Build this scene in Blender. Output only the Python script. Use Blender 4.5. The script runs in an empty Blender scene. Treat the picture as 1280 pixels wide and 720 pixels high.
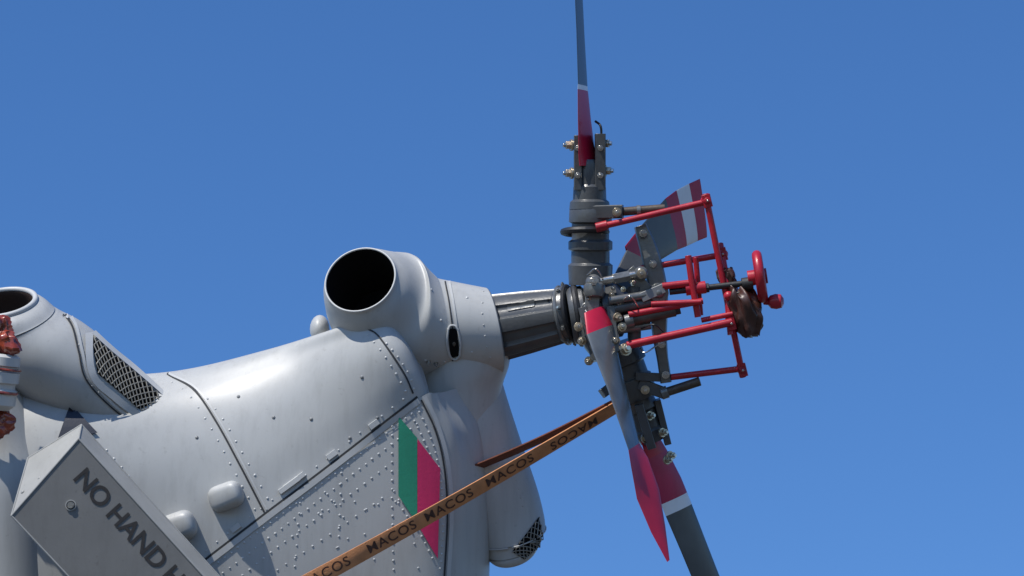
import bpy, math, random
from mathutils import Vector, Matrix, noise
from mathutils.bvhtree import BVHTree
random.seed(7)
scene=bpy.context.scene
scene.view_settings.view_transform='Standard'
scene.view_settings.look='None'
scene.view_settings.exposure=0
PITCH=math.radians(23); DIST=14.0
ROT=Matrix.Rotation(PITCH,4,'X')
TW=Matrix.Translation((0,0,1.7))@ROT@Matrix.Translation((0,DIST,0))
K=1/300.0
def m(u,v,d=0.0): return Vector(((u-640)*K,d,(360-v)*K))
def pv(u,v,d=0.0): return Vector((u*K,d,-v*K))

# ---------------- materials ----------------
def mk(name,col,rough=0.5,metal=0.0,var=0.12,scale=3.0,bump=0.04,bscale=80.0,col2=None,coat=0.0,spec=0.5,streak=0.0,speck=0.0):
    mt=bpy.data.materials.new(name); mt.use_nodes=True
    nt=mt.node_tree; N=nt.nodes; L=nt.links
    b=N['Principled BSDF']
    tc=N.new('ShaderNodeTexCoord')
    n1=N.new('ShaderNodeTexNoise'); n1.inputs['Scale'].default_value=scale; n1.inputs['Detail'].default_value=8; n1.inputs['Roughness'].default_value=0.55
    L.new(tc.outputs['Object'],n1.inputs['Vector'])
    r=N.new('ShaderNodeValToRGB')
    c=Vector(col); a=c*(1-var); e=c*(1+var) if col2 is None else Vector(col2)
    r.color_ramp.elements[0].position=0.3; r.color_ramp.elements[1].position=0.7
    r.color_ramp.elements[0].color=(a[0],a[1],a[2],1); r.color_ramp.elements[1].color=(min(e[0],1),min(e[1],1),min(e[2],1),1)
    L.new(n1.outputs['Fac'],r.inputs['Fac'])
    out=r.outputs['Color']
    def over(fac,k):
        nonlocal out
        mx=N.new('ShaderNodeMixRGB'); mx.blend_type='MIX'; mx.inputs['Color2'].default_value=(c[0]*k,c[1]*k*.97,c[2]*k*.92,1)
        L.new(fac,mx.inputs['Fac']); L.new(out,mx.inputs['Color1']); out=mx.outputs['Color']
    if streak>0:
        mp=N.new('ShaderNodeMapping'); mp.inputs['Scale'].default_value=(9,9,1.2); mp.inputs['Rotation'].default_value=(0,0.5,0)
        L.new(tc.outputs['Object'],mp.inputs['Vector'])
        n3=N.new('ShaderNodeTexNoise'); n3.inputs['Scale'].default_value=2.2; n3.inputs['Detail'].default_value=10; n3.inputs['Roughness'].default_value=0.7
        L.new(mp.outputs['Vector'],n3.inputs['Vector'])
        mr=N.new('ShaderNodeMapRange'); mr.inputs[1].default_value=0.48; mr.inputs[2].default_value=0.78; mr.inputs[3].default_value=0; mr.inputs[4].default_value=streak
        L.new(n3.outputs['Fac'],mr.inputs[0]); over(mr.outputs[0],.4)
    if speck>0:
        n4=N.new('ShaderNodeTexNoise'); n4.inputs['Scale'].default_value=38; n4.inputs['Detail'].default_value=3
        L.new(tc.outputs['Object'],n4.inputs['Vector'])
        m4=N.new('ShaderNodeMapRange'); m4.inputs[1].default_value=0.66; m4.inputs[2].default_value=0.72; m4.inputs[3].default_value=0; m4.inputs[4].default_value=speck
        L.new(n4.outputs['Fac'],m4.inputs[0]); over(m4.outputs[0],.5)
    L.new(out,b.inputs['Base Color'])
    n2=N.new('ShaderNodeTexNoise'); n2.inputs['Scale'].default_value=bscale; n2.inputs['Detail'].default_value=4
    L.new(tc.outputs['Object'],n2.inputs['Vector'])
    mr2=N.new('ShaderNodeMapRange'); mr2.inputs[3].default_value=max(0.05,rough-0.08); mr2.inputs[4].default_value=min(1,rough+0.08)
    L.new(n1.outputs['Fac'],mr2.inputs[0]); L.new(mr2.outputs[0],b.inputs['Roughness'])
    bp=N.new('ShaderNodeBump'); bp.inputs['Strength'].default_value=bump; bp.inputs['Distance'].default_value=0.02
    L.new(n2.outputs['Fac'],bp.inputs['Height']); L.new(bp.outputs['Normal'],b.inputs['Normal'])
    b.inputs['Metallic'].default_value=metal
    b.inputs['Specular IOR Level'].default_value=spec
    b.inputs['Coat Weight'].default_value=coat
    return mt
GREY=mk('grey_paint',(0.41,0.415,0.405),0.44,var=0.05,scale=1.8,bump=0.010,bscale=7,streak=0.26,speck=.2)
GREYL=mk('light_grey_paint',(0.47,0.475,0.465),0.45,var=0.04,scale=5,bump=0.0,streak=0.15)
GREYD=mk('dark_and_shaded_grey',(0.20,0.205,0.205),0.5,var=0.06,scale=5,bump=0.0,streak=0.1)  # dark grey for fasteners and a hub bar; painted-in shade inside the flare
RIV=mk('rivet_paint',(0.48,0.485,0.475),0.32,var=0.15,scale=20,bump=0)
GAP=mk('panel_gap',(0.03,0.032,0.035),0.8)
DARK=mk('opening_dark',(0.006,0.006,0.007),0.9,spec=0.1)
BROWNIN=mk('intake_inside',(0.035,0.018,0.012),0.7)
HUB=mk('gearbox_dark_grey',(0.068,0.072,0.075),0.33,var=0.2,scale=9,bump=0.05,streak=0.3,speck=.3)
HUBL=mk('hub_mid_grey',(0.17,0.173,0.168),0.30,metal=0.4,var=0.25,scale=14,bump=0.06,streak=0.35,speck=.3)
BLK=mk('black_rubber',(0.015,0.015,0.016),0.5,var=0.3)
STEEL=mk('steel',(0.50,0.49,0.46),0.25,metal=0.9,var=0.25,scale=25)
BRASS=mk('cadmium_bolt',(0.48,0.41,0.30),0.3,metal=0.7,var=0.3,scale=25)
RUST=mk('rod_brown',(0.075,0.058,0.045),0.5,metal=0.3,var=0.4,scale=20)
RED=mk('red_paint',(0.38,0.009,0.022),0.38,var=0.22,scale=12,bump=0.03,coat=0.1,streak=0.3,speck=.3)
TIP=mk('blade_tip_red',(0.50,0.010,0.040),0.36,var=0.12,scale=8,bump=0.01,streak=.2)
CRIM=mk('crimson_paint',(0.42,0.012,0.065),0.4,var=0.12,scale=8,streak=.2)
WHITE=mk('white_paint',(0.80,0.80,0.79),0.45,var=0.05,streak=.15)
BLADE=mk('blade_grey',(0.085,0.092,0.09),0.32,var=0.15,scale=8,bump=.01,streak=0.2)
BLADEL=mk('blade_light',(0.19,0.198,0.192),0.22,metal=0.35,var=0.2,scale=8,bump=.02,streak=.3)
LEATH=mk('brown_leather',(0.055,0.020,0.014),0.42,var=0.4,scale=9,bump=0.10,bscale=40,coat=0.05)
AMBER=mk('amber_wrap',(0.22,0.035,0.014),0.22,var=0.6,scale=18,bump=0.3,bscale=25,coat=0.5)
STRAP=mk('strap_webbing',(0.56,0.235,0.095),0.8,var=0.15,scale=22,bump=0.25,bscale=260,streak=0.3)
STRAPD=mk('strap_dark',(0.15,0.045,0.024),0.8,var=0.2,scale=22,bump=0.25,bscale=260)
INK=mk('black_print',(0.02,0.018,0.018),0.7,var=0.3,scale=40)
INK2=mk('worn_print',(0.07,0.03,0.018),0.8,var=0.5,scale=50)
GREEN=mk('flag_green',(0.02,0.25,0.15),0.5,var=0.1,streak=0.2,speck=.2)
FRED=mk('flag_red',(0.58,0.025,0.12),0.5,var=0.1,streak=0.2,speck=.2)
NAVY=mk('dark_decal',(0.012,0.016,0.03),0.5)
BOXM=mk('box_grey_shaded',(0.150,0.150,0.145),0.6,var=0.07,scale=6,bump=.02,streak=0.25,speck=.3)  # box paint with the shade of its downward faces put into the colour
BOXL=mk('box_grey_lit',(0.30,0.30,0.285),0.5,var=0.1,scale=6,bump=.02,streak=0.2,speck=.2)  # lit copy of the box paint for top and end; also edges, fasteners
WIRE=mk('grille_wire',(0.24,0.23,0.20),0.5,metal=0.2)

# ---------------- mesh builder ----------------
class MB:
    def __init__(s): s.v=[];s.f=[];s.mi=[];s.mats=[]
    def idx(s,mt):
        if mt not in s.mats: s.mats.append(mt)
        return s.mats.index(mt)
    def add(s,vs,fs,mt):
        o=len(s.v); s.v+= [Vector(p) for p in vs]
        k=s.idx(mt)
        for f in fs: s.f.append(tuple(i+o for i in f)); s.mi.append(k)
    def rings(s,rs,mt,c0=True,c1=True,closed=True):
        n=len(rs[0]); vs=[p for r in rs for p in r]
        k=s.idx(mt) if not isinstance(mt,list) else None
        o=len(s.v); s.v+=vs
        for i in range(len(rs)-1):
            ki=k if k is not None else s.idx(mt[min(i,len(mt)-1)])
            for j in range(n if closed else n-1):
                a=i*n+j;b=i*n+(j+1)%n
                s.f.append((o+a,o+b,o+b+n,o+a+n)); s.mi.append(ki)
        e=len(rs)-1
        if c0: s.f.append(tuple(o+j for j in range(n))[::-1]); s.mi.append(k if k is not None else s.idx(mt[0]))
        if c1: s.f.append(tuple(o+e*n+j for j in range(n))); s.mi.append(k if k is not None else s.idx(mt[-1]))
    def cyl(s,p1,p2,r1,mt,r2=None,seg=20,c=True):
        r2=r1 if r2 is None else r2
        s.prof(p1,p2,[(0,r1),(1,r2)],mt,seg,c)
    def prof(s,p1,p2,pr,mt,seg=24,c=True):
        ax=p2-p1; n=ax.normalized(); a,b=frame(n)
        rs=[]
        for t,r in pr:
            cc=p1+ax*t
            rs.append([cc+(a*math.cos(q)+b*math.sin(q))*r for q in [2*math.pi*i/seg for i in range(seg)]])
        s.rings(rs,mt,c,c)
    def tube(s,pts,r,mt,seg=10):
        rs=[];n0=(pts[1]-pts[0]).normalized();a,b=frame(n0)
        for i,p in enumerate(pts):
            t=(pts[min(i+1,len(pts)-1)]-pts[max(i-1,0)]).normalized()
            a=(a-t*a.dot(t)).normalized(); b=t.cross(a)
            rr=r[i] if isinstance(r,(list,tuple)) else r
            rs.append([p+(a*math.cos(2*math.pi*k/seg)+b*math.sin(2*math.pi*k/seg))*rr for k in range(seg)])
        s.rings(rs,mt)
    def sph(s,c,r,mt,sc=(1,1,1),seg=16,rg=10,M=None):
        vs=[];fs=[]
        for i in range(rg+1):
            th=math.pi*i/rg
            for j in range(seg):
                ph=2*math.pi*j/seg
                p=Vector((math.sin(th)*math.cos(ph)*sc[0],math.sin(th)*math.sin(ph)*sc[1],math.cos(th)*sc[2]))*r
                if M is not None: p=M@p
                vs.append(c+p)
        for i in range(rg):
            for j in range(seg):
                a=i*seg+j;b=i*seg+(j+1)%seg
                fs.append((a,b,b+seg,a+seg))
        s.add(vs,fs,mt)
    def torus(s,c,n,R,r,mt,seg=28,k=8,sc=1.0):
        a,b=frame(n.normalized()); n=n.normalized()
        rs=[]
        for i in range(seg+1):
            q=2*math.pi*i/seg; dr=a*math.cos(q)+b*math.sin(q)*sc
            rs.append([c+dr*R+(dr*math.cos(w)+n*math.sin(w))*r for w in [2*math.pi*j/k for j in range(k)]])
        s.rings(rs,mt,False,False)
    def bar(s,p1,p2,w,h,mt,up=Vector((0,-1,0))):
        t=(p2-p1).normalized(); a=(up-t*up.dot(t)).normalized(); b=t.cross(a)
        e=min(w,h)*0.15
        sec=[( h-e,w),(h,w-e),(h,-w+e),(h-e,-w),(-h+e,-w),(-h,-w+e),(-h,w-e),(-h+e,w)]
        rs=[[p+a*x+b*y for x,y in sec] for p in (p1,p2)]
        s.rings(rs,mt)
    def bolt(s,c,d,r,mt=None,h=None):
        mt=mt or BRASS; d=d.normalized(); h=h or r*1.1
        s.cyl(c-d*r*0.3,c+d*r*0.25,r*1.35,mt,seg=16)
        s.cyl(c+d*r*0.25,c+d*(r*0.25+h),r,mt,seg=6)
        s.cyl(c+d*(r*0.25+h),c+d*(r*0.25+h*1.6),r*0.5,STEEL,seg=10)
    def make(s,name,parent,sharp=35,bevel=0):
        me=bpy.data.meshes.new(name); me.from_pydata([tuple(p) for p in s.v],[],s.f); 
        for mt in s.mats: me.materials.append(mt)
        me.polygons.foreach_set('material_index',s.mi)
        me.polygons.foreach_set('use_smooth',[True]*len(s.f)); me.update()
        import bmesh
        bm=bmesh.new(); bm.from_mesh(me); bmesh.ops.recalc_face_normals(bm,faces=bm.faces); bm.to_mesh(me); bm.free()
        me.set_sharp_from_angle(angle=math.radians(sharp))
        o=bpy.data.objects.new(name,me); scene.collection.objects.link(o)
        o.parent=parent
        if bevel:
            bv=o.modifiers.new('b','BEVEL'); bv.width=bevel; bv.segments=2; bv.limit_method='ANGLE'; bv.angle_limit=math.radians(50)
        return o
def frame(n):
    h=Vector((0,0,1)) if abs(n.z)<0.9 else Vector((1,0,0))
    a=h.cross(n).normalized(); return a,n.cross(a).normalized()
def cr(a,b,c,d,t):
    return 0.5*((2*b)+(c-a)*t+(2*a-5*b+4*c-d)*t*t+(3*b-3*c+d-a)*t*t*t)
def crl(pts,n):
    out=[]
    for i in range(len(pts)-1):
        p0=pts[max(i-1,0)] if i>0 else pts[0]*2-pts[1]
        p3=pts[i+2] if i+2<len(pts) else pts[-1]*2-pts[-2]
        for k in range(n): out.append(cr(p0,pts[i],pts[i+1],p3,k/n))
    out.append(pts[-1].copy()); return out
def net(rows,n=8,mm=8):
    a=[crl(r,n) for r in rows]
    cols=[crl([a[i][j] for i in range(len(a))],mm) for j in range(len(a[0]))]
    return [[cols[j][i] for j in range(len(cols))] for i in range(len(cols[0]))]
def bvh_of(*mbs):
    vs=[];fs=[]
    for b in mbs:
        o=len(vs); vs+=b.v; fs+=[tuple(i+o for i in f) for f in b.f]
    return BVHTree.FromPolygons(vs,fs)
def proj(bv,u,v,off=0.003,near=-3):
    p=m(u,v,near); hit=bv.ray_cast(p,Vector((0,1,0)))
    if hit[0] is None:
        h=bv.find_nearest(m(u,v,-0.05)); loc,nn=h[0],h[1]
    else: loc,nn=hit[0],hit[1]
    if nn.y>0: nn=-nn
    return loc+nn*off, nn
def ribbon(mb,bv,pts,w,off,mt,n=10):
    P=crl([Vector((a,b,0)) for a,b in pts],n)
    rs=[]
    for i,p in enumerate(P):
        t=(P[min(i+1,len(P)-1)]-P[max(i-1,0)]).normalized(); q=Vector((-t.y,t.x,0))*w*0.5
        a,na=proj(bv,p.x+q.x,p.y+q.y,off); b,nb=proj(bv,p.x-q.x,p.y-q.y,off)
        rs.append([a,b])
    mb.rings(rs,mt,False,False,closed=False)
def patch(mb,bv,q,off,mt,n=10):
    rs=[]
    for i in range(n+1):
        r=[]
        for j in range(n+1):
            s,t=i/n,j/n
            a=Vector(q[0])*(1-s)+Vector(q[1])*s; b=Vector(q[3])*(1-s)+Vector(q[2])*s
            c=a*(1-t)+b*t; r.append(proj(bv,c.x,c.y,off)[0])
        rs.append(r)
    mb.rings(rs,mt,False,False,closed=False)
def rivet(mb,bv,u,v,r=0.0055,mt=None):
    p,nn=proj(bv,u,v,0.0)
    a,b=frame(nn); M=Matrix((a,b,nn)).transposed()
    mb.sph(p,r,mt or RIV,(1,1,0.55),8,5,M)
def rivline(mb,bv,pts,step,r=0.0055,mt=None,jit=0.3):
    P=crl([Vector((a,b,0)) for a,b in pts],12)
    acc=0; last=P[0]; rivet(mb,bv,last.x,last.y,r,mt)
    for p in P[1:]:
        seg=(p-last).length
        while acc+seg>=step:
            t=(step-acc)/seg; last=last.lerp(p,t); seg=(p-last).length; acc=0
            rivet(mb,bv,last.x+random.uniform(-jit,jit),last.y+random.uniform(-jit,jit),r*random.uniform(.85,1.1),mt)
        acc+=seg; last=p
def empty(name):
    e=bpy.data.objects.new(name,None); scene.collection.objects.link(e); e.matrix_world=TW; e.empty_display_size=0.2
    return e
HELI=empty('helicopter')

# ---------------- pylon fairing ----------------
py=MB()
st=[
 [(-120,470,.10),(-80,500,-.12),(-40,580,-.25),(0,690,-.3),(60,800,-.3)],
 [(60,470,.12),(108,505,-.09),(150,570,-.19),(187,648,-.23),(227,724,-.24)],
 [(205,466,.15),(243,486,-.02),(273,525,-.12),(304,578,-.18),(337,640,-.21)],
 [(330,438,.10),(357,450,-.03),(382,480,-.12),(407,522,-.17),(432,568,-.19)],
 [(440,404,-.08),(474,409,-.16),(495,433,-.205),(510,464,-.205),(524,497,-.18)],
 [(452,402,.05),(488,404,.0),(512,428,-.02),(528,460,-.04),(538,492,-.07)]]
rows=[]
for s in st:
    T=s[0]; rows.append([m(T[0]-5,T[1]+110,T[2]+.55),m(T[0]-8,T[1]+28,T[2]+.28)]+[m(*q) for q in s])
py.rings(net(rows,9,12),GREY,False,False,closed=False)
bvP=bvh_of(py)
# ---------------- fin skin ----------------
fin=MB()
cols=[
 [(60,800,-.30),(60,860,-.30),(60,920,-.30)],
 [(227,724,-.24),(228,800,-.24),(230,920,-.25)],
 [(337,640,-.21),(345,760,-.225),(350,920,-.23)],
 [(432,568,-.19),(440,720,-.21),(445,920,-.22)],
 [(524,497,-.18),(530,650,-.19),(520,920,-.2)],
 [(545,490,-.15),(568,600,-.15),(550,920,-.16)],
 [(556,489,-.08),(586,598,-.08),(574,920,-.09)],
 [(590,480,.10),(612,590,.08),(604,920,.05)],
 [(585,480,.40),(606,590,.4),(600,920,.4)]]
rows=[[m(*c) for c in col] for col in cols]
fin.rings(net(rows,14,9),GREY,False,False,closed=False)
bvF=bvh_of(fin,py)
# aft fairing
aft=MB()
def ring(c,n,ra,rb=None,N=40,rot=0):
    n=n.normalized(); a,b=frame(n); rb=rb or ra
    return [c+a*math.cos(q+rot)*ra+b*math.sin(q+rot)*rb for q in [2*math.pi*i/N for i in range(N)]]
def loftc(mb,spec,mt,n=6,c0=False,c1=False,N=40):
    C=[s[0] for s in spec]; Nn=[Vector(s[1]) for s in spec]; R=[Vector((s[2],s[3] if len(s)>3 else s[2],0)) for s in spec]
    C=crl(C,n);Nn=crl(Nn,n);R=crl(R,n)
    rs=[ring(C[i],Nn[i],R[i].x,R[i].y,N) for i in range(len(C))]
    mb.rings(rs,mt,c0,c1); return rs
loftc(aft,[(m(576,455,.16),(-.35,0,1),.13,.15),(m(584,500,.16),(-.35,0,1),.14,.16),(m(603,560,.16),(-.28,0,1),.145,.16),(m(624,620,.16),(-.2,0,1),.145,.16),(m(634,652,.16),(-.15,-.1,1),.14,.155),
 (m(640,672,.15),(-.25,-.3,1),.135,.145)],GREY)
loftc(aft,[(m(640,673,.15),(-.25,-.3,1),.128,.138),(m(641,683,.15),(-.3,-.35,1),.125,.13),(m(642,692,.14),(-.3,-.4,1),.11,.115),(m(643,701,.13),(-.3,-.4,1),.08,.08),(m(643,705,.13),(-.3,-.4,1),.02,.02)],GREY,c1=True)
aft.tube(ring(m(640,673,.15),Vector((-.25,-.3,1)),.137,.147,60),.003,GREYL,6)
bvA=bvh_of(aft)
G4=[Vector(x) for x in ((640,690),(673,648),(680,680),(655,700))]
patch(aft,bvA,[tuple(x) for x in G4],.004,DARK,8)  # outlet's inner darkness painted as a near-black patch on the closed fairing
for i in range(-3,8):
    for sg in (1,-1):
        pts=[]
        for k in range(7):
            t=k/6; s=(i+(t*3 if sg>0 else 3-t*3))/7
            if 0<=s<=1:
                q=(G4[0].lerp(G4[1],s)).lerp(G4[3].lerp(G4[2],s),t); pts.append(proj(bvA,q.x,q.y,.008)[0])
        if len(pts)>1: aft.tube(pts,.0022,WIRE,6)
rivline(aft,bvA,[(630,560),(645,600),(655,640)],11,.0045,GREY)
aft.make('aft_duct_fairing',HELI)

# ---------------- details on skin ----------------
dt=MB()
seam=[(227,723),(282,681),(337,639),(385,603),(432,567),(478,531),(523,496)]
ribbon(dt,bvF,[(a,b-2) for a,b in seam],2.6,.003,GAP)
ribbon(dt,bvF,[(a+2,b+3) for a,b in seam],7,.005,GREYL)
ribbon(dt,bvP,[(206,468),(243,487),(273,525),(304,578),(335,636)],2.4,.003,GAP)
ribbon(dt,bvP,[(208,468),(246,486),(277,524),(308,577),(338,633)],2.4,.004,GREYL)
ribbon(dt,bvP,[(462,411),(474,418),(491,440),(508,467),(518,490)],2.0,.003,GAP)
ribbon(dt,bvF,[(528,498),(545,535),(556,580),(560,640),(556,720)],2.2,.003,GAP)
ribbon(dt,bvF,[(532,494),(549,532),(561,580),(565,640),(561,720)],5,.004,GREYL)
rv=MB()
rivline(rv,bvF,[(a+4,b+11) for a,b in seam],10)
rivline(rv,bvF,[(a+10,b+24) for a,b in seam],10)
rivline(rv,bvF,[(a-4,b-9) for a,b in seam],17,.005)
rivline(rv,bvF,[(300,720),(370,665),(440,615),(490,577)],11)
rivline(rv,bvF,[(330,722),(400,674),(450,640),(490,612)],13)
rivline(rv,bvF,[(385,722),(440,690),(492,655)],12)
rivline(rv,bvF,[(492,520),(492,600),(494,715)],11)
rivline(rv,bvF,[(430,575),(428,640),(424,715)],13)
rivline(rv,bvF,[(380,612),(376,660),(372,715)],13)
rivline(rv,bvF,[(522,505),(540,545),(551,590),(555,650),(551,715)],9)
rivline(rv,bvF,[(512,508),(530,545),(543,575)],9)
rivline(rv,bvF,[(500,625),(510,640),(528,665),(545,700)],10)
rivline(rv,bvP,[(214,478),(236,492),(264,528),(294,580),(325,636)],16)
rivline(rv,bvP,[(220,474),(252,490),(284,526),(315,577),(344,628)],16)
rivline(rv,bvP,[(478,420),(497,442),(514,468),(520,488)],11)
rivline(rv,bvP,[(452,411),(466,422),(483,444),(500,470),(511,492)],12)
rivline(rv,bvP,[(130,590),(170,640),(205,690)],14)
rivline(rv,bvP,[(120,600),(160,650),(190,700)],14)
rivline(rv,bvP,[(140,560),(175,600),(200,640)],14)
for i in range(26):
    rivet(rv,bvF,random.uniform(400,548),random.uniform(600,715),.005)
for (u,v) in [(392,522),(455,470),(440,545),(300,495),(345,520),(250,545),(474,520)]:
    rivet(rv,bvP,u,v,.008,GREYD)
for (u,v) in [(372,598),(366,603)]:
    p,nn=proj(bvF,u,v,.004); t=pv(30,-22).normalized()
    rv.bar(p-t*.05,p+t*.05,.011,.009,GREYL,-nn)
for (u,v) in [(470,528),(418,566),(300,655)]:
    p,nn=proj(bvF,u,v,.004); t=pv(30,-22).normalized()
    rv.bar(p-t*.022,p+t*.022,.012,.006,GREYL,-nn)
rv.make('rivets',HELI)
patch(dt,bvF,[(500,518),(523,545),(523,650),(500,616)],.0065,GREEN)
patch(dt,bvF,[(523.3,546),(551,583),(548,694),(523.3,651)],.0065,FRED)
dt.make('panel_seams_and_flag',HELI)
py.make('pylon_fairing',HELI,60)
fin.make('tail_fin',HELI,60)

# blisters
bl=MB()
def blister(u,v,L,W,H,rot):
    p,nn=proj(bvP,u,v,-.004)
    t=Vector((math.cos(rot),0,math.sin(rot))); t=(t-nn*t.dot(nn)).normalized(); s=nn.cross(t)
    N=24; rs=[]
    def sg(x,e): return math.copysign(abs(x)**e,x)
    for i in range(N+1):
        x=-1+2*i/N
        e=(max(0,1-abs(x)**4.5))**0.5
        rs.append([p+t*x*L+s*W*e*sg(math.cos(q),.6)+nn*H*e*(math.sin(q)**.6 if math.sin(q)>0 else 0)*(.75+.25*x) for q in [math.pi*k/16 for k in range(17)]])
    bl.rings(rs,GREY,False,False,closed=False)
blister(288,617,.075,.055,.11,math.radians(20))
blister(228,655,.085,.062,.115,math.radians(20))
bl.make('blister_covers',HELI)

# ---------------- left cowling with grille ----------------
cw=MB()
loftc(cw,[(m(2,380,-.02),(-.12,-.42,1),.15,.15),(m(6,388,-.02),(-.15,-.42,1),.178,.178),(m(20,410,.0),(-.35,-.3,.9),.195,.19),(m(50,440,.02),(-.6,-.2,.8),.215,.21),
 (m(88,468,.04),(-.72,-.15,.7),.215,.20),(m(128,497,.06),(-.75,-.1,.65),.195,.18),(m(165,518,.06),(-.8,-.0,.6),.16,.16),(m(197,533,.06),(-.8,0,.6),.11,.14),(m(222,548,.08),(-.8,0,.6),.02,.02)],GREY,8,False,True)
loftc(cw,[(m(2,380,-.02),(-.12,-.42,1),.15),(m(2,381,-.02),(-.12,-.42,1),.135),(m(6,405,.02),(-.2,-.42,1),.13),(m(20,440,.04),(-.3,-.3,1),.12)],BROWNIN,5,False,True)
cw.torus(m(2,379,-.02),Vector((-.12,-.42,1)),.145,.012,GREYL,40)
loftc(cw,[(m(-40,470,-.02),(0,0,1),.22,.2),(m(-10,540,-.02),(0,0,1),.24,.22),(m(5,620,-.04),(0,0,1),.28,.26),(m(20,800,-.04),(0,0,1),.32,.28)],GREY,6)
bvC=bvh_of(cw)
cw.make('engine_cowling',HELI,50)
gr=MB()
q=[(117,421),(203,497),(189,521),(127,466)]
patch(gr,bvC,q,.004,DARK,10)  # near-black patch on the cowling; darkness behind the mesh is painted
Q=[Vector(x) for x in q]
def Qp(s,t): return (Q[0].lerp(Q[1],s)).lerp(Q[3].lerp(Q[2],s),t)
n=12
for i in range(-4,n+1):
    for sg in (1,-1):
        pts=[]
        for k in range(17):
            t=k/16; s=(i+ (t*4 if sg>0 else 4-t*4))/n
            if 0<=s<=1: pts.append(proj(bvC,*Qp(s,t),.010)[0])
        if len(pts)>1: gr.tube(pts,.0026,WIRE,6)
ribbon(gr,bvC,[(112,418),(121,468),(149,497),(186,526)],8,.013,GREYL)
ribbon(gr,bvC,[(184,528),(202,515),(209,500)],9,.013,GREYL,6)
ribbon(gr,bvC,[(116,417),(150,448),(204,494)],4,.013,GREYL)
ribbon(gr,bvC,[(84,392),(98,410),(108,440),(118,472),(148,506),(186,536)],3,.006,GREYL)
ribbon(gr,bvC,[(80,392),(94,410),(104,440),(114,474),(145,509),(184,539)],2,.004,GAP)
for k in range(6):
    c=Vector((186,531)).lerp(Vector((208,513)),k/5); rivet(gr,bvC,c.x,c.y,.006)
rivline(gr,bvC,[(104,430),(112,468),(142,502),(176,530)],11,.0045)
gr.make('exhaust_grille',HELI)
dc=MB()
bvPC=BVHTree.FromPolygons(py.v+cw.v,py.f+[tuple(i+len(py.v) for i in f) for f in cw.f])
patch(dc,bvPC,[(92,506),(93,506),(128,540),(80,546)],.012,NAVY,24)
dc.make('warning_triangle',HELI)
lf=MB()
def crumple(mb,c,r,sc,mt,amp=.25,hf=1.0,seed=0,seg=44,rg=30):
    vs=[];fs=[]
    for i in range(rg+1):
        th=math.pi*i/rg
        for j in range(seg):
            ph=2*math.pi*j/seg
            d=Vector((math.sin(th)*math.cos(ph),math.sin(th)*math.sin(ph),math.cos(th)))
            k=1+amp*.8*noise.noise(d*1.3+Vector((seed,0,0)))-amp*.45*hf*abs(noise.noise(d*2.6+Vector((0,seed,0))))-amp*.2*hf*abs(noise.noise(d*5.5+Vector((0,0,seed))))
            vs.append(c+Vector((d.x*sc[0],d.y*sc[1],d.z*sc[2]))*r*k)
    for i in range(rg):
        for j in range(seg):
            a=i*seg+j;b=i*seg+(j+1)%seg
            fs.append((a,b,b+seg,a+seg))
    mb.add(vs,fs,mt)
crumple(lf,m(14,422,-.36),.09,(1.0,.8,1.0),AMBER,.8,1,3)
lf.prof(m(21,440,-.36),m(12,508,-.36),[(0,.055),(.05,.07),(.2,.072),(.22,.062),(.3,.062),(.32,.075),(.5,.075),(.52,.064),(.62,.064),(.64,.074),(.9,.074),(1,.05)],GREYL,28)
lf.torus(m(19,458,-.36),pv(10,-68),.075,.005,AMBER); lf.torus(m(15,486,-.36),pv(10,-68),.077,.006,AMBER)
crumple(lf,m(9,524,-.34),.065,(1.1,.8,1.0),AMBER,.8,1,8)
lf.make('wrapped_navigation_light',HELI)

# ---------------- main duct + gearbox housing ----------------
du=MB()
B0=.08
mn=Vector((-.25,-.82,.5)).normalized()
mc=m(452,350,-.20+B0)
spec=[(mc,tuple(mn),.154),(m(453,352,-.185+B0),tuple(mn),.162),(m(458,360,-.15+B0),(-.3,-.78,.45),.186),(m(470,376,-.06+B0),(-.42,-.65,.36),.228),(m(488,389,.0+B0),(-.65,-.5,.22),.254),
 (m(517,398,.03+B0),(-.86,-.3,.05),.246),(m(548,406,.03+B0),(-.97,-.15,-.1),.210),(m(556,408,.03+B0),(-.98,-.15,-.15),.203),(m(575,411,.03+B0),(-.98,-.15,-.18),.202),(m(598,413,.03+B0),(-.98,-.15,-.18),.193),(m(617,414,.03+B0),(-.98,-.15,-.18),.184)]
loftc(du,spec,GREY,6)
loftc(du,[(m(617,414,.03+B0),(-.98,-.15,-.18),.184),(m(618,414,.03+B0),(-.98,-.15,-.18),.176),(m(606,414,.03+B0),(-.98,-.15,-.18),.171),(m(590,413,.03+B0),(-.98,-.15,-.18),.10)],GREYD,4,False,True)  # shadow inside the flare is put into this darker grey
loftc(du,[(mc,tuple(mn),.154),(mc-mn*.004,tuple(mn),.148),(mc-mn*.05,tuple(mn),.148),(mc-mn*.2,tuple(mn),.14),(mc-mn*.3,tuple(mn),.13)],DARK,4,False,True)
du.torus(mc+mn*.001,mn,.151,.0045,GREYL,60)
bvD=bvh_of(du)
ribbon(du,bvD,[(556,352),(562,380),(567,420),(566,450),(560,476)],1.8,.003,GAP)
ribbon(du,bvD,[(561,352),(567,380),(572,420),(571,450),(565,478)],3,.004,GREYL)
patch(du,bvD,[(560,410),(572,410),(575,444),(563,446)],.005,DARK,6)  # oval opening is a near-black patch, its depth shade painted on the skin
for pts in ([(560,412),(563,407),(569,407),(573,412)],[(573,412),(576,428),(575,443)],[(575,443),(571,448),(565,447),(562,443)],[(562,443),(559,428),(560,412)]):
    du.tube([proj(bvD,p.x,p.y,.004)[0] for p in crl([Vector((a,b,0)) for a,b in pts],4)],.005,GREYL,6)
p,nn=proj(bvD,568,428,.003); du.sph(p,.008,RUST,(1,.5,1.8))
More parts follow.
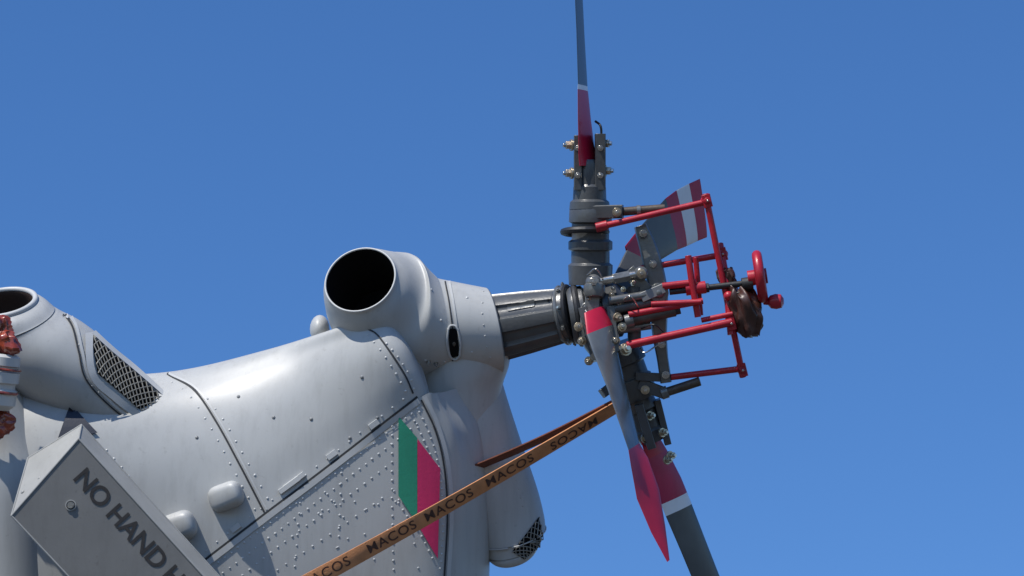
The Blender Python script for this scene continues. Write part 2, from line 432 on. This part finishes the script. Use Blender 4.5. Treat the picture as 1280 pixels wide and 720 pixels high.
for (u,v) in [(552,400),(556,452),(584,372),(590,440),(548,470),(532,450),(540,362)]:
    rivet(du,bvD,u,v,.006)
for (u,v) in [(536,452),(545,454)]:
    p,nn=proj(bvD,u,v,.0); du.bolt(p,nn,.008,STEEL)
rivline(du,bvD,[(604,364),(603,390),(608,430),(618,462)],14,.0045,GREY)
du.sph(m(397,412,.16),.06,GREY,(.7,1.4,1.0))
loftc(du,[(m(585,440,.12),(-.2,0,1),.16,.19),(m(580,470,.12),(-.2,0,1),.15,.19),(m(574,500,.12),(-.2,0,1),.13,.18),(m(576,560,.12),(-.2,0,1),.10,.16)],GREY,6)
du.make('gearbox_housing_and_duct',HELI,50)

# gearbox arm
ga=MB()
p1=m(602,414,.11); p2=m(716,392,-.0); ax=p2-p1; n=ax.normalized(); a,b=frame(n)
rs=[]
for t,r in [(0,.150),(.08,.148),(.1,.145),(.5,.131),(.86,.115),(.88,.122),(1,.120)]:
    R=[]
    for i in range(112):
        q=2*math.pi*i/112+.2
        k=1.0
        if .09<t<.87:
            k=1-0.10*max(0,min(1,(math.cos(q*7)*2.6+.2)))
        R.append(p1+ax*t+(a*math.cos(q)+b*math.sin(q))*r*k)
    rs.append(R)
ga.rings(rs,HUB)
ga.torus(p1+ax*.9,n,.120,.008,HUBL,40); ga.torus(p1+ax*.98,n,.118,.009,BLK,40)
for q in [2.2,2.9,3.6,4.2,5.0,1.5]:
    dd=(a*math.cos(q)+b*math.sin(q)); ga.bolt(p1+ax*.94+dd*.12,dd,.009,HUBL)
bvG=bvh_of(ga)
patch(ga,bvG,[(634,381),(668,375),(668,383),(635,389)],.004,HUBL,4)
for (u,v) in [(640,384),(660,380),(685,375)]: rivet(ga,bvG,u,v,.006,BLK)
ga.make('gearbox_arm',HELI,28)

# ---------------- tail rotor ----------------
ROTOR=bpy.data.objects.new('tail_rotor',None); scene.collection.objects.link(ROTOR); ROTOR.parent=HELI
def blade(name,sts,mats):
    mb=MB(); R=[]
    for i,(c,h,th) in enumerate(sts):
        t=(sts[min(i+1,len(sts)-1)][0]-sts[max(i-1,0)][0]).normalized()
        nn=t.cross(h).normalized(); sec=[]
        for k in range(28):
            q=2*math.pi*k/28; x=math.cos(q); y=math.sin(q)*(0.75+0.35*x)
            sec.append(c+h*x+nn*th*y)
        R.append(sec)
    mb.rings(R,mats); return mb.make(name,ROTOR,40)
blade('blade_up',[(m(720,-70,.0),pv(5,0,.10),.010),(m(725,40,0),pv(5,0,.10),.011),(m(728,107,0),pv(6,0,.10),.012),(m(728.2,113,0),pv(6.5,0,.10),.012),(m(730,150,-.01),pv(8,0,.09),.016),(m(733,195,-.03),pv(10,0,.06),.022),(m(733,208,-.04),pv(9,0,.05),.02)],
      [BLADE,BLADE,WHITE,TIP,TIP,TIP])
blade('blade_far',[(m(789,322,.2),pv(6,15,.02),.012),(m(814,304,.3),pv(8,25,.02),.012),(m(845,278,.42),pv(8,33,.03),.011),(m(859,270,.48),pv(7,36,.03),.011),(m(875,262,.53),pv(6,37,.03),.010),(m(889,256,.58),pv(5,38,.03),.008)],
      [TIP,BLADE,CRIM,WHITE,CRIM])
blade('blade_near',[(m(741,388,-.16),pv(12,-3,.03),.03),(m(748,412,-.20),pv(16,-5,.05),.032),(m(755,440,-.22),pv(13,-5,.07),.03),(m(767,480,-.26),pv(10,-4,.09),.024),(m(781,528,-.32),pv(8,-4,.10),.018),(m(788,553,-.35),pv(7,-3,.10),.014),(m(795,572,-.37),pv(11,-4,.08),.012),(m(805,610,-.40),pv(14,-5,.06),.011),(m(817,652,-.43),pv(9,-3,.04),.009),(m(829,690,-.46),pv(1.5,-1,.01),.003)],
      [TIP,BLADEL,BLADEL,BLADEL,BLADEL,TIP,TIP,TIP,TIP])
blade('blade_down',[(m(812,548,.10),pv(10,-5,.04),.02),(m(822,570,.12),pv(13,-6,.05),.016),(m(838,607,.15),pv(16,-7,.05),.014),(m(845,626,.17),pv(17,-7,.05),.013),(m(851,641,.18),pv(17,-7,.05),.013),(m(870,687,.22),pv(16,-7,.05),.012),(m(902,765,.3),pv(15,-7,.05),.012)],
      [TIP,CRIM,CRIM,WHITE,BLADE,BLADE])
hb=MB()
hb.bar(m(722,170,-.02),m(722,238,-.02),.016,.05,HUB)
hb.bar(m(750,168,-.02),m(750,238,-.02),.022,.05,HUB)
hb.prof(m(737,200,-.01),m(737,262,-.01),[(0,.05),(.1,.058),(.5,.06),(.55,.068),(.8,.07),(.85,.082),(1,.085)],HUB)
hb.prof(m(738,258,-.01),m(738,356,0),[(0,.078),(.05,.088),(.2,.09),(.22,.078),(.42,.078),(.45,.092),(.55,.092),(.57,.08),(.72,.08),(.75,.093),(1,.09)],HUB,32)
hb.torus(m(731,290,-.01),Vector((0,.1,1)),.09,.014,BLK,36)
hb.bar(m(735,266,-.06),m(778,265,-.08),.028,.03,HUB)
hb.bolt(m(770,266,-.11),Vector((0,-1,0)),.014)
for (u,v,dx) in [(714,182,-1),(754,180,1),(714,217,-1),(756,214,1)]:
    hb.bolt(m(u,v,-.04),Vector((dx,-.3,0)),.018,BRASS,.02)
for (u,v) in [(722,186),(750,186),(722,220),(750,220)]: hb.bolt(m(u,v,-.07),Vector((0,-1,0)),.009,STEEL)
hb.tube(crl([m(744,152,-.03),m(750,158,-.06),m(751,170,-.06),m(747,180,-.06)],6),.005,BLK)
hb.cyl(m(778,265,-.08),m(830,261,-.08),.018,RUST); hb.cyl(m(795,264,-.08),m(800,263.7,-.08),.023,HUBL)
hb.prof(m(712,396,-.01),m(788,384,-.01),[(0,.11),(.08,.122),(.25,.122),(.3,.105),(.5,.105),(.55,.12),(.8,.115),(.9,.08),(1,.06)],HUB,36)
hb.torus(m(722,394,-.01),Vector((1,0,.15)),.12,.014,BLK,36)
hb.prof(m(742,352,-.12),m(742,372,-.14),[(0,.03),(.3,.045),(.7,.045),(1,.035)],HUBL)
hb.sph(m(741,353,-.13),.034,HUBL); hb.bolt(m(741,353,-.16),Vector((0,-1,.1)),.015,STEEL)
hb.bar(m(741,355,-.12),m(738,395,-.14),.03,.014,HUBL)
hb.cyl(m(748,352,-.13),m(800,342,-.12),.016,STEEL); hb.cyl(m(765,349,-.13),m(785,345,-.12),.024,HUBL,seg=6)
hb.sph(m(800,342,-.12),.03,HUBL); hb.bolt(m(800,342,-.15),Vector((0,-1,0)),.014)
hb.cyl(m(760,376,-.15),m(822,366,-.13),.017,HUBL); hb.sph(m(822,366,-.13),.026,HUBL)
hb.cyl(m(765,386,-.13),m(812,378,-.12),.021,HUB)
hb.cyl(m(788,400,-.14),m(842,388,-.14),.024,RUST); hb.cyl(m(842,388,-.14),m(848,386.5,-.14),.019,BLK); hb.cyl(m(780,402,-.14),m(790,399.5,-.14),.03,HUBL)
hb.cyl(m(770,412,-.12),m(812,406,-.12),.018,HUBL)
hb.cyl(m(792,358,-.10),m(792,430,-.08),.028,HUB)
hb.bar(m(784,338,-.10),m(830,392,-.10),.03,.016,HUBL)
hb.bar(m(800,372,-.14),m(828,360,-.14),.02,.012,GREYD)
Y=crl([m(800,282,-.02),m(812,318,-.04),m(822,365,-.05),m(824,420,-.05),m(832,478,-.04)],8)
rs=[]
for i,p in enumerate(Y):
    t=i/(len(Y)-1); w=K*(5+5*math.sin(math.pi*min(1,t*1.1+.05))+2)
    tt=(Y[min(i+1,len(Y)-1)]-Y[max(i-1,0)]).normalized(); sd=tt.cross(Vector((0,-1,0))).normalized(); up=Vector((0,-.03,0))
    rs.append([p+sd*w+up*.6,p+sd*w*.8+up,p-sd*w*.8+up,p-sd*w+up*.6,p-sd*w-up*.6,p-sd*w*.8-up,p+sd*w*.8-up,p+sd*w-up*.6])
hb.rings(rs,HUBL)
for (u,v) in [(803,292),(815,330),(826,430),(831,468)]: hb.bolt(m(u,v,-.08),Vector((0,-1,0)),.012,STEEL)
for s in (-1,1): hb.cyl(m(822,366,-.06),m(822+s*.01,366,-.14),.04,HUBL)
hb.bar(m(728,385,-.12),m(744,450,-.16),.02,.03,HUB); hb.bar(m(762,384,-.12),m(768,440,-.16),.018,.03,HUB)
hb.prof(m(735,385,-.06),m(752,440,-.14),[(0,.07),(.2,.08),(.8,.065),(1,.05)],HUBL)
for (u,v) in [(727,425),(735,450),(780,436),(776,408),(770,396),(722,408),(768,425)]:
    hb.bolt(m(u,v,-.17),Vector((random.uniform(-.8,.8),-1,random.uniform(-.3,.3))),.014 if v!=436 else .02,BRASS if random.random()<.6 else STEEL,.02)
hb.prof(m(772,430,.05),m(798,500,.07),[(0,.085),(.2,.095),(.35,.095),(.38,.082),(.6,.082),(.63,.092),(.9,.09),(1,.075)],HUB,30)
hb.prof(m(796,494,.07),m(818,552,.10),[(0,.065),(.3,.072),(.35,.06),(.7,.06),(.75,.068),(1,.055)],HUB,28)
hb.bar(m(798,505,.0),m(815,560,.03),.018,.03,HUB); hb.bar(m(822,500,.06),m(836,556,.08),.014,.03,HUB)
for (u,v) in [(828,541),(838,570),(806,548),(834,575),(812,520)]:
    hb.bolt(m(u,v,.02),Vector((.7,-.7,.1)),.015,BRASS)
hb.bar(m(800,480,.0),m(832,492,-.02),.025,.03,HUB)
hb.cyl(m(826,492,-.04),m(874,476,-.06),.019,RUST); hb.cyl(m(826,492,-.04),m(834,489,-.04),.026,HUBL); hb.bolt(m(806,487,-.04),Vector((0,-1,0)),.014)
hb.bar(m(795,470,-.02),m(835,472,-.04),.018,.016,HUB)
hb.bar(m(768,480,-.03),m(752,492,-.05),.02,.02,HUB)
hb.bar(m(775,362,.1),m(795,322,.2),.045,.03,HUB)
for k in range(7):
    u=random.uniform(725,800);v=random.uniform(330,440)
    hb.tube(crl([m(u,v,-.14),m(u+random.uniform(5,18),v+random.uniform(-10,14),-.19),m(u+random.uniform(12,30),v+random.uniform(-6,18),-.14)],6),.0035,BLK if k%2 else STEEL,6)
for k in range(14):
    u=random.uniform(718,798);v=random.uniform(345,420)
    hb.bolt(m(u,v,-.13),Vector((random.uniform(-1,1),-1,random.uniform(-.6,.6))),random.uniform(.007,.012),random.choice([STEEL,BRASS,HUBL]))
hb.make('rotor_hub',ROTOR,35,.0015)

# ---------------- red rotor lock ----------------
LOCK=empty('rotor_lock_clamp')
rl=MB(); r=.0135
def rb(*pts,rr=r,mt=RED): rl.tube([m(*p) for p in pts],rr,mt,14)
rb((746,285,-.12),(886,252,-.10))
rb((800,336,-.05),(906,318,-.05)); rb((826,358,-.14),(868,353,-.14),rr=.015)
rb((784,393,-.16),(876,376,-.16)); rb((782,431,-.18),(912,402,-.16),rr=.017)
rb((838,471,-.06),(928,460,-.08)); rb((812,380,-.16),(874,377,-.18),rr=.012)
rb((880,243,-.10),(912,402,-.12),(927,471,-.09),rr=.0135)
rb((899,305,-.04),(905,345,-.1),(911,418,-.14),rr=.015)
for p in [(880,252,-.10),(903,318,-.05),(911,403,-.14),(925,461,-.09),(908,370,-.14)]:
    rl.sph(m(*p),.021,RED); 
for (u,v,w) in [(882,252,-.1),(926,462,-.09),(911,404,-.14),(902,318,-.05)]:
    rl.bar(m(u-2,v-8,w),m(u+2,v+8,w),.018,.018,RED)
    rl.bolt(m(u,v,w-.022),Vector((0,-1,0)),.010,RED)
rl.cyl(m(744,285.5,-.12),m(758,282,-.12),.02,RED)
rb((858,320,-.14),(862,350,-.15),(870,396,-.15),rr=.014)
rb((868,322,-.10),(874,394,-.10),rr=.012)
rl.cyl(m(835,365,-.13),m(940,353,-.13),.013,BLK); rl.cyl(m(872,361,-.13),m(884,359.6,-.13),.022,BLK,seg=6)
rl.cyl(m(855,362,-.13),m(880,359,-.13),.026,RED,seg=20)
rb((874,400,-.15),(913,392,-.15),rr=.011)
wn=(pv(40,-6,.0).normalized()+Vector((0,-.07,0))).normalized()
wc=m(947,346,-.13)
rl.torus(wc,wn,.090,.021,RED,40,12)
rl.cyl(wc-wn*.008,wc+wn*.008,.08,RED,seg=30)
rl.cyl(wc-wn*.05,wc+wn*.03,.032,RED)
rl.cyl(m(952,376,-.13),m(962,377,-.14),.016,RED); rl.prof(m(957,377.5,-.14),m(976,376,-.15),[(0,.015),(.15,.027),(.5,.032),(.85,.028),(1,.012)],RED)
rl.cyl(m(925,356,-.13),m(938,354,-.13),.028,BLK)
rl.make('clamp_frame',LOCK,38,.0015)
cv=MB()
def pleat(P,R,seed):
    rs=[];N=72;C=crl(P,7);n=len(C)
    for i,c in enumerate(C):
        t=i/(n-1); rr=R*(0.42+0.58*math.sin(math.pi*min(1,.15+t*.75))**.7)
        row=[]
        for j in range(N):
            q=2*math.pi*j/N
            f=1+.09*math.sin(5*q+2.2*t+seed)+.05*math.sin(11*q-3*t+seed*2)+.35*noise.noise(Vector((math.cos(q)*1.8+seed,math.sin(q)*1.8,t*4)))-.12*abs(noise.noise(Vector((math.cos(q)*4,math.sin(q)*4+seed,t*7))))
            row.append(c+Vector((math.cos(q)*rr*f,math.sin(q)*rr*f*.85,.035*noise.noise(Vector((math.cos(q)*2,math.sin(q)*2,t*2+seed))))))
        rs.append(row)
    cv.rings(rs,LEATH)
pleat([m(920,362,-.11),m(926,376,-.13),m(933,398,-.13),m(936,418,-.12)],.060,2)
pleat([m(905,335,-.09),m(906,345,-.09),m(912,364,-.09)],.036,5)
cv.torus(m(921,366,-.11),pv(4,16),.036,.006,BLK,24)
cv.make('leather_wrap',LOCK,80)

# ---------------- straps ----------------
def strap(root,name,P0,P1,h0,h1,mt,txt=None):
    e=empty(root); mb=MB(); N=40; L=(P1-P0).length; t=(P1-P0)/L
    def fr(s):
        k=s/L; h=h0.lerp(h1,k); h=(h-t*h.dot(t)); c=P0.lerp(P1,k)+Vector((0,0,-.012*math.sin(math.pi*k)))
        return c,h,t.cross(h).normalized()
    rs=[]
    for i in range(N+1):
        c,h,nn=fr(L*i/N); th=nn*.0025
        rs.append([c+h+th,c+h*.9+th*1.5,c-h*.9+th*1.5,c-h+th,c-h-th,c-h*.9-th*1.5,c+h*.9-th*1.5,c+h-th])
    mb.rings(rs,mt); mb.make(name,e,30)
    if txt:
        tm=MB(); k=0; s=.27
        while s<L-.12:
            cu=bpy.data.curves.new('t','FONT'); cu.body=txt; cu.size=.062; cu.align_x='CENTER'; cu.align_y='CENTER'; cu.offset=.0004; cu.space_character=1.12
            to=bpy.data.objects.new('t',cu); scene.collection.objects.link(to); bpy.context.view_layer.update()
            me0=bpy.data.meshes.new_from_object(to.evaluated_get(bpy.context.evaluated_depsgraph_get())); 
            vs=[v.co.copy() for v in me0.vertices]; fs=[tuple(p.vertices) for p in me0.polygons]
            bpy.data.objects.remove(to)
            sg=-1 if k in (4,) else 1
            out=[]
            for v in vs:
                c,h,nn=fr(max(0,min(L,s+v.x*sg)))
                if nn.y>0: nn=-nn
                up=h if h.z>0 else -h
                out.append(c+up*sg*(v.y/.038)+nn*.006)
            tm.add(out,fs,INK2); s+=(.31,.27,.29,.31,.3)[k%5]; k+=1
        tm.make('printed_lettering',e)
    return e
strap('tie_down_strap','webbing',m(345,741,-.52),m(768,508,-.14),pv(5.5,9.5,.0),pv(3.2,6.4,.025),STRAP,'MACOS')
strap('tie_down_strap','webbing',m(578,591,.0),m(766,503,-.12),pv(1.5,3.8,.03),pv(2,4.2,.03),STRAPD)

# ---------------- no hand hold box ----------------
bx=MB()
F1,F2=m(120,541,-.56),m(42,632,-.62); dl=pv(230,250,-.05); dl2=pv(240,252,-.05)
E1,E2=m(118,526,-.42),m(54,566,-.44)
F4,F3=F1+dl,F2+dl2; E4,E3=E1+dl,E2+dl2
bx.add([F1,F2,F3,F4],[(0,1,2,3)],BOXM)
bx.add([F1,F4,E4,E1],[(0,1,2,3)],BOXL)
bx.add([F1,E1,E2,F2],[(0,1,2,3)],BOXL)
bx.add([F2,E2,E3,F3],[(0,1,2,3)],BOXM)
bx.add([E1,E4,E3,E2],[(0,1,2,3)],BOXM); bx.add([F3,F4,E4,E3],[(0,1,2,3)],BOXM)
fn=(F4-F1).cross(F2-F1).normalized()
if fn.y>0: fn=-fn
en=(E1-F1).cross(F2-F1).normalized()
if en.y>0: en=-en
ed=MB()
for a_,b_ in ((F1,F2),(F1,F4),(F2,F3),(F1,E1),(E1,E2),(E2,F2),(E1,E4)):
    ed.tube([a_,b_],.004,BOXL,8)
for a_ in (F1,F2,E1,E2): ed.sph(a_,.004,BOXL,seg=8,rg=6)
def onface(u,v,off=.003):
    o=m(u,v,0); t=(F1-o).dot(fn)/fn.y; return o+Vector((0,t,0))+fn*off
cb=(112,620)
ed.cyl(onface(*cb,-.002),onface(*cb,.006),.022,BOXL,seg=24); ed.cyl(onface(*cb,.006),onface(*cb,.012),.012,STEEL,seg=20); ed.torus(onface(*cb,.006),fn,.016,.002,GAP)
def quad(s,t): return E1.lerp(E2,s).lerp(F1.lerp(F2,s),t)
for (s,t) in [(.15,.3),(.35,.5),(.55,.4),(.8,.35),(.9,.7),(.62,.8),(.85,.15)]:
    p=quad(s,t); a_,b_=frame(en); ed.sph(p,.010,BOXL,(1,1,.6),12,8,Matrix((a_,b_,en)).transposed())
ed.make('box_edges_and_fasteners',HELI)
bx.make('handhold_warning_box',HELI,10)
cu=bpy.data.curves.new('t','FONT'); cu.body='NO HAND HOLD'; cu.size=.106; cu.offset=.0016; cu.space_word=.9; cu.space_character=.98
to=bpy.data.objects.new('t',cu); scene.collection.objects.link(to); bpy.context.view_layer.update()
me0=bpy.data.meshes.new_from_object(to.evaluated_get(bpy.context.evaluated_depsgraph_get()))
X=(F4-F1).normalized(); Yv=(F1-F2); Yv=(Yv-X*Yv.dot(X)).normalized(); o0=onface(113,588,.003)
tm=MB(); tm.add([o0+X*v.co.x+Yv*v.co.y for v in me0.vertices],[tuple(p.vertices) for p in me0.polygons],INK)
bpy.data.objects.remove(to); tm.make('no_hand_hold_lettering',HELI)

# ---------------- ground ----------------
g=MB(); 
g.add([(-3000,-3000,0),(3000,-3000,0),(3000,3000,0),(-3000,3000,0)],[(0,1,2,3)],mk('asphalt_apron',(0.06,0.06,0.055),0.85,var=0.25,scale=.3,bump=.2,bscale=8))
g.make('ground',None)

# ---------------- sky, sun, camera ----------------
sd=(ROT.to_3x3()@Vector((-.40,-.17,.90))).normalized()
w=bpy.data.worlds.new('World'); scene.world=w; w.use_nodes=True
nt=w.node_tree; bg=nt.nodes['Background']
sk=nt.nodes.new('ShaderNodeTexSky'); sk.sky_type='NISHITA'; sk.sun_disc=False
sk.sun_elevation=math.asin(sd.z); sk.sun_rotation=math.atan2(sd.x,sd.y)
sk.air_density=1.0; sk.dust_density=0.2; sk.ozone_density=3.0
hs=nt.nodes.new('ShaderNodeHueSaturation'); hs.inputs['Saturation'].default_value=1.2
mx=nt.nodes.new('ShaderNodeMixRGB'); mx.blend_type='MULTIPLY'; mx.inputs['Fac'].default_value=1; mx.inputs['Color2'].default_value=(1.04,1.19,1.45,1)
nt.links.new(sk.outputs['Color'],hs.inputs['Color']); nt.links.new(hs.outputs['Color'],mx.inputs['Color1']); nt.links.new(mx.outputs['Color'],bg.inputs['Color']); bg.inputs['Strength'].default_value=0.1
sl=bpy.data.lights.new('sun','SUN'); sl.energy=5.0; sl.angle=math.radians(.5); sl.color=(1,.955,.88)
so=bpy.data.objects.new('sun',sl); scene.collection.objects.link(so); so.rotation_euler=sd.to_track_quat('Z','Y').to_euler(); so.location=(0,0,30)
cd=bpy.data.cameras.new('camera'); co=bpy.data.objects.new('camera',cd); scene.collection.objects.link(co)
cd.lens=36*DIST/(1280*K); cd.sensor_width=36; cd.clip_end=10000
co.location=(0,0,1.7); co.rotation_euler=(math.radians(90)+PITCH,0,0)
scene.camera=co
